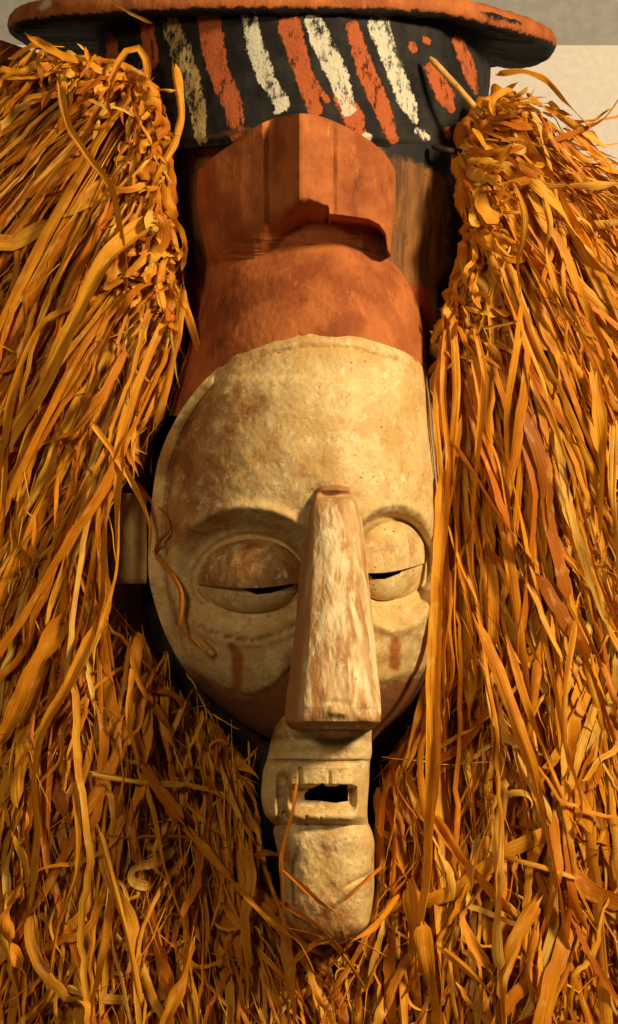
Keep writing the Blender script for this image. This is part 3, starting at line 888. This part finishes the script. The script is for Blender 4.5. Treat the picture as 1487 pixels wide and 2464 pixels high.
# --- matted underlayer (keeps the fringe from being see-through)
LREG = [(-260, 70), (60, 78), (200, 115), (400, 150), (440, 290), (430, 520), (462, 640), (470, 860), (400, 1010), (350, 1150), (270, 1200), (262, 1405), (360, 1508), (492, 1668), (628, 1785), (628, 2020), (690, 2210), (780, 2285), (780, 2750), (-260, 2750)]
RREG = [(1150, 262), (1190, 205), (1300, 225), (1400, 310), (1480, 400), (1740, 520), (1740, 2750), (780, 2750), (780, 2285), (898, 2210), (908, 2080), (896, 1850), (1010, 1710), (1062, 1560), (1072, 1440), (1055, 1200), (1045, 1000), (1015, 860), (1062, 760), (1112, 560), (1090, 330)]
def underlayer():
    V, F, base = [], [], 0
    for x0, x1, y0f, y1 in ((-260, 560, lambda x: np.interp(x, [-260, 0, 100, 200, 420], [75, 95, 130, 180, 230]), 2750), (1110, 1740, lambda x: np.interp(x, [1110, 1200, 1300, 1400, 1500, 1740], [330, 300, 330, 420, 520, 640]), 2750), (480, 1150, lambda x: np.interp(x, [520, 1150], [1400, 1400]), 2750)):
        nu, nv = 60, 160
        xx = np.linspace(x0, x1, nu); t = np.linspace(0, 1, nv)
        X = np.repeat(xx[None], nv, 0); Y = y0f(xx)[None]+(y1-y0f(xx))[None]*t[:, None]
        Z = -250+60*fbm(X/70, Y/240)+40*vnoise(X/14, Y/130)
        V.append(np.stack([X, Y, Z], -1).reshape(-1, 3)); F.append(grid_faces(nu, nv)+base); base += nu*nv
    V = np.concatenate(V)
    o = make_mesh("raffia_underlayer", P(V), np.concatenate(F), M_RAF_SHADED, mask, {'tone': np.zeros(len(V))}, V[:, :2].copy())  # darkest tone: shade seen through the gaps painted on this sheet
    o["kind"] = "stuff"
underlayer()

polys = [FREE, SKY, TOPL]
LS, RS, CS = [p[:2] for p in LPATH], [p[:2] for p in RPATH], [p[:2] for p in CPATH]
deep = cat(gen(1050, (-250, 760), (80, 2500), (400, 1000), (4, 14), (-330, -190), poly=LREG, sd=12, n=18),
           gen(950, (780, 1740), (180, 2500), (400, 1000), (4, 14), (-330, -190), poly=RREG, sd=12, n=18))
mid = cat(gen(860, (-200, 760), (70, 2000), (700, 1600), (3, 13), (-150, -5), poly=LREG, sd=11, kink=1.3, n=36),
          gen(520, (-200, 760), (70, 2000), (700, 1600), (3, 13), (-100, 15), sd=8, kink=1.2, n=36, starts=LS),
          gen(430, (-200, 760), (70, 2000), (700, 1600), (3, 13), (-100, 15), sd=8, kink=1.2, n=36, starts=RS),
          gen(620, (480, 1100), (1750, 2500), (300, 900), (2.5, 11), (-110, 10), sd=15, kink=2, wig=2, n=36, starts=CS),
          gen(800, (780, 1700), (180, 2000), (700, 1600), (3, 13), (-150, -5), poly=RREG, sd=11, kink=1.3, n=36))
# crumpled short pieces, mostly in the lower skirt
mess = cat(gen(330, (0, 760), (1400, 2600), (150, 500), (3.5, 12), (-60, 45), poly=LREG, sd=26, kink=2.6, wig=3.5),
           gen(330, (780, 1560), (1400, 2600), (150, 500), (3.5, 13), (-60, 45), poly=RREG, sd=26, kink=2.6, wig=3.5),
           gen(150, (0, 470), (300, 1600), (150, 450), (2.5, 9), (-20, 40), poly=LREG, sd=26, kink=2.2, wig=2),
           gen(150, (1040, 1500), (300, 1600), (150, 450), (2.5, 9), (-20, 40), poly=RREG, sd=26, kink=2.2, wig=2),
           gen(150, (560, 1000), (1900, 2500), (80, 260), (2.5, 8), (-60, 30), sd=50, kink=2.5, wig=3),
           gen(170, (0, 1), (0, 1), (50, 190), (6, 17), (15, 75), sd=45, kink=2.5, wig=8, starts=LS[:8]),
           gen(190, (0, 1), (0, 1), (50, 190), (6, 17), (0, 60), sd=45, kink=2.5, wig=8, starts=RS))
curl = cat(gen(60, (0, 760), (1500, 2500), (120, 330), (6, 13), (-40, 35), poly=LREG, sd=40, kink=1.5, wig=20),
           gen(90, (780, 1520), (1500, 2500), (120, 360), (6, 14), (-40, 35), poly=RREG, sd=40, kink=1.5, wig=20),
           gen(25, (1060, 1500), (300, 1500), (100, 260), (6, 14), (-20, 30), poly=RREG, sd=35, kink=1.5, wig=18))
fibre = cat(gen(1500, (-20, 760), (100, 2480), (80, 500), (1.0, 2.2), (-60, 40), poly=LREG, sd=26, kink=1.2, wig=2, n=14),
            gen(1500, (780, 1510), (190, 2480), (80, 500), (1.0, 2.2), (-60, 40), poly=RREG, sd=26, kink=1.2, wig=2, n=14))
front = cat(gen(230, (-60, 600), (110, 1900), (700, 1500), (8, 20), (-20, 40), poly=LREG, sd=10, kink=1.5, n=36),
            gen(120, (0, 1), (0, 1), (700, 1500), (8, 19), (-10, 45), sd=8, kink=1.4, n=36, starts=LS),
            gen(110, (0, 1), (0, 1), (700, 1500), (8, 19), (-10, 45), sd=8, kink=1.4, n=36, starts=RS),
            gen(220, (800, 1540), (200, 1900), (700, 1500), (8, 20), (-20, 40), poly=RREG, sd=10, kink=1.5, n=36),
            gen(130, (-40, 760), (1350, 2450), (250, 700), (7, 20), (-5, 60), poly=LREG, sd=20, kink=2.8, wig=5, n=36),
            gen(160, (780, 1520), (1350, 2450), (250, 700), (7, 22), (-5, 60), poly=RREG, sd=20, kink=2.8, wig=5, n=36),
            gen(45, (0, 420), (300, 1350), (300, 800), (6, 19), (10, 60), poly=LREG, sd=16, kink=2.6, wig=3, n=36),
            gen(45, (1080, 1487), (350, 1350), (300, 800), (6, 19), (10, 60), poly=RREG, sd=16, kink=2.6, wig=3, n=36))
deep = clip_free(deep, polys, .2); mid = clip_free(mid, polys, .25); mess = clip_free(cat(mess, curl), polys, .5)
fibre = clip_free(fibre, [SKY, TOPL, [(p[0]*.96+30, p[1]) for p in FREE]], .5); front = clip_free(front, polys, .4)
# stray tips against the pale panel
fly = gen(60, (1200, 1480), (215, 420), (80, 240), (2, 8), (-40, 20), sd=22, kink=1.6, wig=2.5, ang=-16)
k = in_poly(fly['P'][:, 0, 0], fly['P'][:, 0, 1], RREG); fly = take(fly, k)

vis = (front['P'][..., 0] > -5) & (front['P'][..., 0] < 1492) & (front['P'][..., 1] < 2470)
score = front['W'].mean(1)*vis.mean(1)*np.linalg.norm(front['P'][:, -1]-front['P'][:, 0], axis=1)
order = np.argsort(-score)
NPART = 236
parts, rest = take(front, order[:NPART]), take(front, order[NPART:])

so = strip_mesh("raffia_mass", [mid, mess, fibre, rest, fly], M_RAF, mask)
so["kind"] = "stuff"
deep['T'] = deep['T']*.7  # inner strands toned down: shade of the gaps put into the colour
do = strip_mesh("raffia_inner_mass", [deep], M_RAF_SHADED, mask)
do["kind"] = "stuff"

def owner(p):
    x, y = p[0]
    if y > 1450: return braid_c
    return braid_l if x < 770 else braid_r
for i in range(len(parts['T'])):
    g = take(parts, slice(i, i+1))
    strip_mesh("raffia_strand", [g], M_RAF, owner(g['P'][0, :1, :2]))

# --- strands that can be followed one by one in the photograph: (points x, y, lift), width, tone, turns
HERO = [
 ([(1072, 800, 110), (1066, 950, 122), (1078, 1100, 126), (1072, 1260, 128), (1080, 1420, 124), (1070, 1580, 120), (1082, 1720, 112)], 20, .45, .5),
 ([(1090, 760, 110), (1098, 930, 118), (1088, 1120, 120), (1102, 1300, 120), (1096, 1480, 118), (1112, 1660, 116)], 24, .55, .6),
 ([(1060, 860, 112), (1048, 980, 124), (1058, 1110, 128), (1066, 1230, 126), (1100, 1340, 118), (1150, 1450, 116)], 14, .65, .8),
 ([(1110, 1000, 116), (1084, 1180, 122), (1064, 1330, 130), (1070, 1500, 128), (1058, 1640, 120), (1074, 1790, 116)], 17, .4, .4),
 ([(1084, 1380, 120), (1074, 1500, 124), (1086, 1620, 122), (1060, 1730, 118), (1050, 1880, 117)], 26, .5, .7),
 ([(560, 2120, 120), (660, 2225, 330), (720, 2275, 350), (760, 2350, 260)], 15, .45, .6),
 ([(960, 2150, 130), (905, 2225, 300), (850, 2262, 345), (790, 2330, 300)], 16, .5, .6),
 ([(690, 2330, 200), (760, 2268, 345), (840, 2255, 350), (930, 2300, 200)], 12, .55, .5),
 ([(880, 2380, 200), (820, 2290, 320), (770, 2255, 350), (700, 2235, 330)], 10, .4, .5),
 ([(145, 205, 60), (165, 300, 70), (215, 380, 75), (268, 445, 75), (290, 540, 70), (302, 620, 60), (306, 720, 40)], 27, .6, .4),
 ([(300, 560, 10), (330, 330, 40), (352, 210, 45), (354, 150, 55), (335, 116, 60), (305, 122, 55), (280, 165, 50), (240, 260, 45), (150, 390, 40), (30, 560, 40)], 22, .65, .2),
 ([(420, 152, 20), (428, 200, 35), (436, 280, 45), (420, 345, 50), (376, 420, 55), (352, 520, 55), (300, 620, 45)], 28, .7, .5),
 ([(370, 525, 60), (320, 560, 70), (255, 620, 80), (205, 715, 80), (150, 840, 80), (95, 955, 75), (40, 1040, 70), (10, 1110, 60)], 52, .75, .3),
 ([(355, 575, 50), (395, 645, 60), (440, 740, 70), (474, 840, 90), (490, 930, 130), (494, 965, 140)], 30, .5, .4),
 ([(355, 590, 50), (380, 680, 60), (395, 745, 60)], 26, .8, 0),
 ([(250, 705, 40), (105, 775, 60), (45, 890, 65), (18, 980, 65), (14, 1120, 60), (2, 1320, 50)], 18, .55, .3),
 ([(440, 690, 30), (428, 800, 40), (400, 930, 40), (372, 1030, 30)], 26, .6, .2),
 ([(410, 745, 40), (360, 850, 60), (320, 960, 70), (290, 1060, 70), (285, 1200, 70), (280, 1380, 60), (250, 1490, 55), (205, 1600, 50)], 30, .6, .5),
 ([(220, 1015, 60), (270, 1085, 70), (330, 1180, 80), (362, 1270, 80), (360, 1330, 70)], 16, .7, .3),
 ([(318, 1150, 80), (370, 1210, 100), (402, 1245, 130), (408, 1275, 140), (382, 1305, 120), (376, 1330, 110), (410, 1375, 140), (434, 1420, 160), (432, 1480, 170), (428, 1512, 175), (462, 1535, 190), (492, 1566, 205), (508, 1560, 210), (484, 1535, 215)], 13, .35, 2.2),
 ([(300, 850, 50), (240, 960, 70), (180, 1040, 70), (130, 1060, 60)], 30, .4, .3),
 ([(342, 1842, 60), (438, 1980, 75)], 44, .3, 0),
 ([(440, 1985, 55), (500, 2050, 60), (560, 2115, 50)], 30, .5, .1),
 ([(215, 1860, 60), (330, 1880, 65), (450, 1888, 55)], 13, .9, .1),
 ([(330, 1840, 50), (368, 1950, 60), (392, 2080, 60), (425, 2180, 60), (455, 2260, 50)], 18, .6, .6),
 ([(322, 1600, 60), (308, 1720, 70), (336, 1840, 70)], 14, .55, .4),
 ([(590, 2040, 70), (605, 2110, 80), (590, 2200, 80), (602, 2300, 70), (600, 2440, 60)], 36, .6, .6),
 ([(45, 2140, 60), (18, 2200, 70), (20, 2260, 75), (55, 2330, 75)], 46, .5, 2.5),
 ([(155, 1490, 40), (92, 1590, 55), (45, 1700, 55), (0, 1790, 50)], 62, .45, .2),
 ([(225, 1510, 60), (170, 1640, 70), (110, 1740, 75), (85, 1850, 75), (95, 2000, 65), (80, 2150, 60)], 34, .6, .4),
 ([(180, 1890, 50), (190, 2010, 60), (185, 2110, 60), (140, 2230, 60), (120, 2350, 50)], 18, .55, .5),
 ([(240, 2000, 60), (275, 2130, 65), (310, 2270, 65), (340, 2420, 60)], 18, .65, .3),
 ([(390, 2480, 60), (440, 2350, 70), (462, 2260, 70)], 40, .55, .4),
 ([(265, 0, 330), (310, 30, 345), (365, 56, 350)], 7, .9, .2),
 ([(715, 1880, 430), (708, 1930, 430), (692, 2000, 390), (678, 2058, 360), (680, 2150, 350), (684, 2260, 330)], 9, .35, .3),
 ([(610, 2060, 90), (645, 2050, 160), (676, 2056, 300)], 16, .3, .2),
 ([(680, 2090, 330), (760, 2160, 372), (812, 2200, 368), (838, 2285, 330)], 11, .3, .5),
 ([(678, 2170, 320), (770, 2230, 360), (840, 2300, 320)], 12, .35, .4),
 ([(918, 2085, 200), (870, 2130, 365), (826, 2168, 372)], 7, .3, .2),
 # right side
 ([(1068, 1130, 128), (1062, 1250, 132), (1052, 1370, 140), (1047, 1480, 146), (1042, 1640, 146), (1044, 1780, 142), (1042, 1900, 138), (1032, 2010, 134), (1030, 2100, 132), (1014, 2220, 128), (1012, 2300, 126)], 46, .66, .25),
 ([(1014, 2220, 140), (1024, 2300, 135), (1048, 2400, 120), (1060, 2490, 110)], 50, .6, .3),
 ([(985, 2130, 120), (1000, 2240, 125), (990, 2350, 115), (1000, 2490, 100)], 52, .5, .3),
 ([(1070, 830, 60), (1055, 900, 75), (1054, 980, 80), (1066, 1045, 85), (1105, 1085, 90), (1175, 1190, 85), (1250, 1300, 80), (1300, 1370, 60)], 26, .35, .6),
 ([(1140, 850, 60), (1160, 960, 75), (1152, 1080, 80), (1142, 1220, 80), (1138, 1380, 70)], 26, .55, .5),
 ([(1140, 780, 60), (1165, 900, 70), (1160, 1010, 70), (1200, 1110, 70), (1225, 1240, 60)], 22, .5, .6),
 ([(1238, 440, 60), (1262, 520, 75), (1258, 565, 75), (1242, 620, 75), (1250, 720, 75), (1240, 850, 75), (1222, 980, 75), (1222, 1090, 75), (1255, 1240, 70), (1290, 1410, 60)], 24, .6, 2.2),
 ([(1310, 480, 60), (1322, 540, 80), (1312, 600, 75), (1340, 690, 65), (1400, 790, 50)], 24, .8, 1.6),
 ([(1160, 790, 70), (1250, 772, 80)], 6, .9, .1),
 ([(1145, 1490, 80), (1200, 1620, 95), (1240, 1730, 100), (1285, 1850, 95), (1310, 1960, 85), (1345, 2110, 75), (1375, 2300, 60)], 40, .5, .4),
 ([(1385, 1490, 70), (1362, 1640, 80), (1358, 1780, 80), (1390, 1975, 80), (1376, 1992, 80), (1420, 2045, 75), (1490, 2040, 60)], 14, .65, .6),
 ([(1290, 2170, 60), (1240, 2260, 75), (1205, 2350, 80), (1215, 2480, 70)], 54, .55, .5),
 ([(1060, 2280, 70), (1120, 2330, 75), (1180, 2390, 75), (1210, 2490, 60)], 24, .6, .5),
 ([(1425, 885, 60), (1438, 960, 75), (1452, 1100, 75), (1445, 1260, 65)], 40, .75, .3),
 ([(1478, 1010, 70), (1472, 1180, 80), (1484, 1330, 80), (1492, 1480, 70)], 26, .9, .4),
 ([(1195, 178, 0), (1260, 172, 10), (1310, 190, 20), (1360, 240, 30), (1430, 315, 30)], 15, .6, .5),
 ([(1310, 345, 10), (1390, 315, 20), (1450, 285, 25), (1500, 215, 25)], 18, .25, .6),
 ([(1220, 1540, 60), (1270, 1700, 75), (1330, 1850, 70), (1395, 2000, 60)], 24, .5, .7),
 ([(1180, 2080, 40), (1135, 2170, 55), (1110, 2200, 60), (1130, 2260, 65), (1180, 2330, 60)], 34, .5, 1.4),
 ([(1040, 1960, 40), (1110, 2060, 60), (1180, 2140, 60), (1230, 2200, 50)], 34, .45, .2),
 ([(1330, 1960, 60), (1340, 2100, 70), (1318, 2230, 65)], 38, .45, .3),
 ([(915, 2010, 60), (930, 1890, 80), (945, 1850, 85), (960, 1900, 80), (1000, 1960, 70)], 20, .3, .6),
 ([(1290, 2230, 60), (1270, 2350, 65), (1300, 2420, 60), (1210, 2480, 55)], 26, .5, 1.0),
]
def leaf_mesh(q, w, ph, tone, own):
    """one wide strip with lengthwise creases and ragged edges"""
    m = 7 if w.max() > 20 else 5
    n = len(q)
    T = np.gradient(q, axis=0); T /= np.linalg.norm(T, axis=1, keepdims=True)+1e-9
    s0 = np.cross(T, [0, 0, 1.0]); s0 /= np.linalg.norm(s0, axis=1, keepdims=True)+1e-6
    n0 = np.cross(s0, T)
    c, s = np.cos(ph)[:, None], np.sin(ph)[:, None]
    side, up = c*s0+s*n0, -s*s0+c*n0
    j = np.linspace(-1, 1, m); sd = rng.random()*90
    ln = np.concatenate([[0], np.cumsum(np.linalg.norm(np.diff(q, axis=0), axis=1))])
    J, LN = np.meshgrid(j, ln)
    edge = 1+.22*vnoise(LN/26+sd, J*9+sd)*(np.abs(J) > .9)
    fold = rng.uniform(-.22, .26)*(1-J**2) + rng.choice([-1, 1])*.16*np.abs(J-rng.uniform(-.5, .5)) + .30*vnoise(J*3.6+sd, LN/190+sd) + .08*vnoise(J*7+sd, LN/40)
    V = q[:, None]+side[:, None]*(J*edge*w[:, None]*.5)[..., None]+up[:, None]*(fold*w[:, None])[..., None]
    V[0] += T[0]*(rng.random((m, 1))-.5)*w.max()*1.5; V[-1] += T[-1]*(rng.random((m, 1))-.4)*w.max()*1.8
    uv = np.stack([J*w.max()*.5+sd*7, LN+sd*5], -1)
    return make_mesh("raffia_strand", P(V.reshape(-1, 3)), grid_faces(m, n), M_RAF, own, {'tone': np.full(n*m, tone)}, uv.reshape(-1, 2), smooth=False)
def hero(pts, width, tone, turns):
    a = np.array(pts, float); n = 34
    q = smooth_path(a, n)
    big = a[:, 2].max() > 115 or a[0, 1] < 20
    d = q[:, 2] + (0 if False else np.where(big, np.interp(q[:, 2], [0, 100, 140, 500], [170, 230, 330, 640]) if not a[0, 1] < 20 else q[:, 2]+60, surf(q[:, 0], q[:, 1])))
    if big and not a[0, 1] < 20: d = d-q[:, 2]
    q = np.stack([q[:, 0], q[:, 1], d], -1)
    t = np.linspace(0, 1, n)
    width = width*(.74 if width > 16 else 1)
    w = width*np.clip(.45+t/.09, 0, 1)*np.clip(.35+(1-t)/.14, 0, 1)*(1+.14*np.sin(9*t+width)+.08*np.sin(23*t+tone*9))
    ph = .25*np.sin(5*t+width)+turns*math.pi*(sstep(.25, .75, t) if turns < 1 else t)*.9
    own = owner(q[:1, :2])
    leaf_mesh(q, w, ph, tone, own)
for h in HERO: hero(*h)

# --- cane peg stuck through the drum
def rod(name, pts, rad, mat):
    c = smooth_path(pts, 14)
    T = np.gradient(c, axis=0); T /= np.linalg.norm(T, axis=1, keepdims=True)
    s = np.cross(T, [0, 0, 1.0]); s /= np.linalg.norm(s, axis=1, keepdims=True); nrm = np.cross(s, T)
    a = np.linspace(0, 2*math.pi, 10, endpoint=False)
    r = np.array([.5]+[1]*12+[.6])*rad
    V = c[:, None]+s[:, None]*(np.cos(a)[None]*r[:, None])[..., None]+nrm[:, None]*(np.sin(a)[None]*r[:, None])[..., None]
    return make_mesh(name, P(V.reshape(-1, 3)), grid_faces(10, 14, True), mat, mask)
rod("cane_peg", [(1034, 138, 205), (1090, 198, 225), (1162, 280, 215)], 8, M_CANE)
rod("wooden_peg", [(1040, 352, 190), (1080, 362, 210), (1125, 366, 150)], 8, M_SHELL)
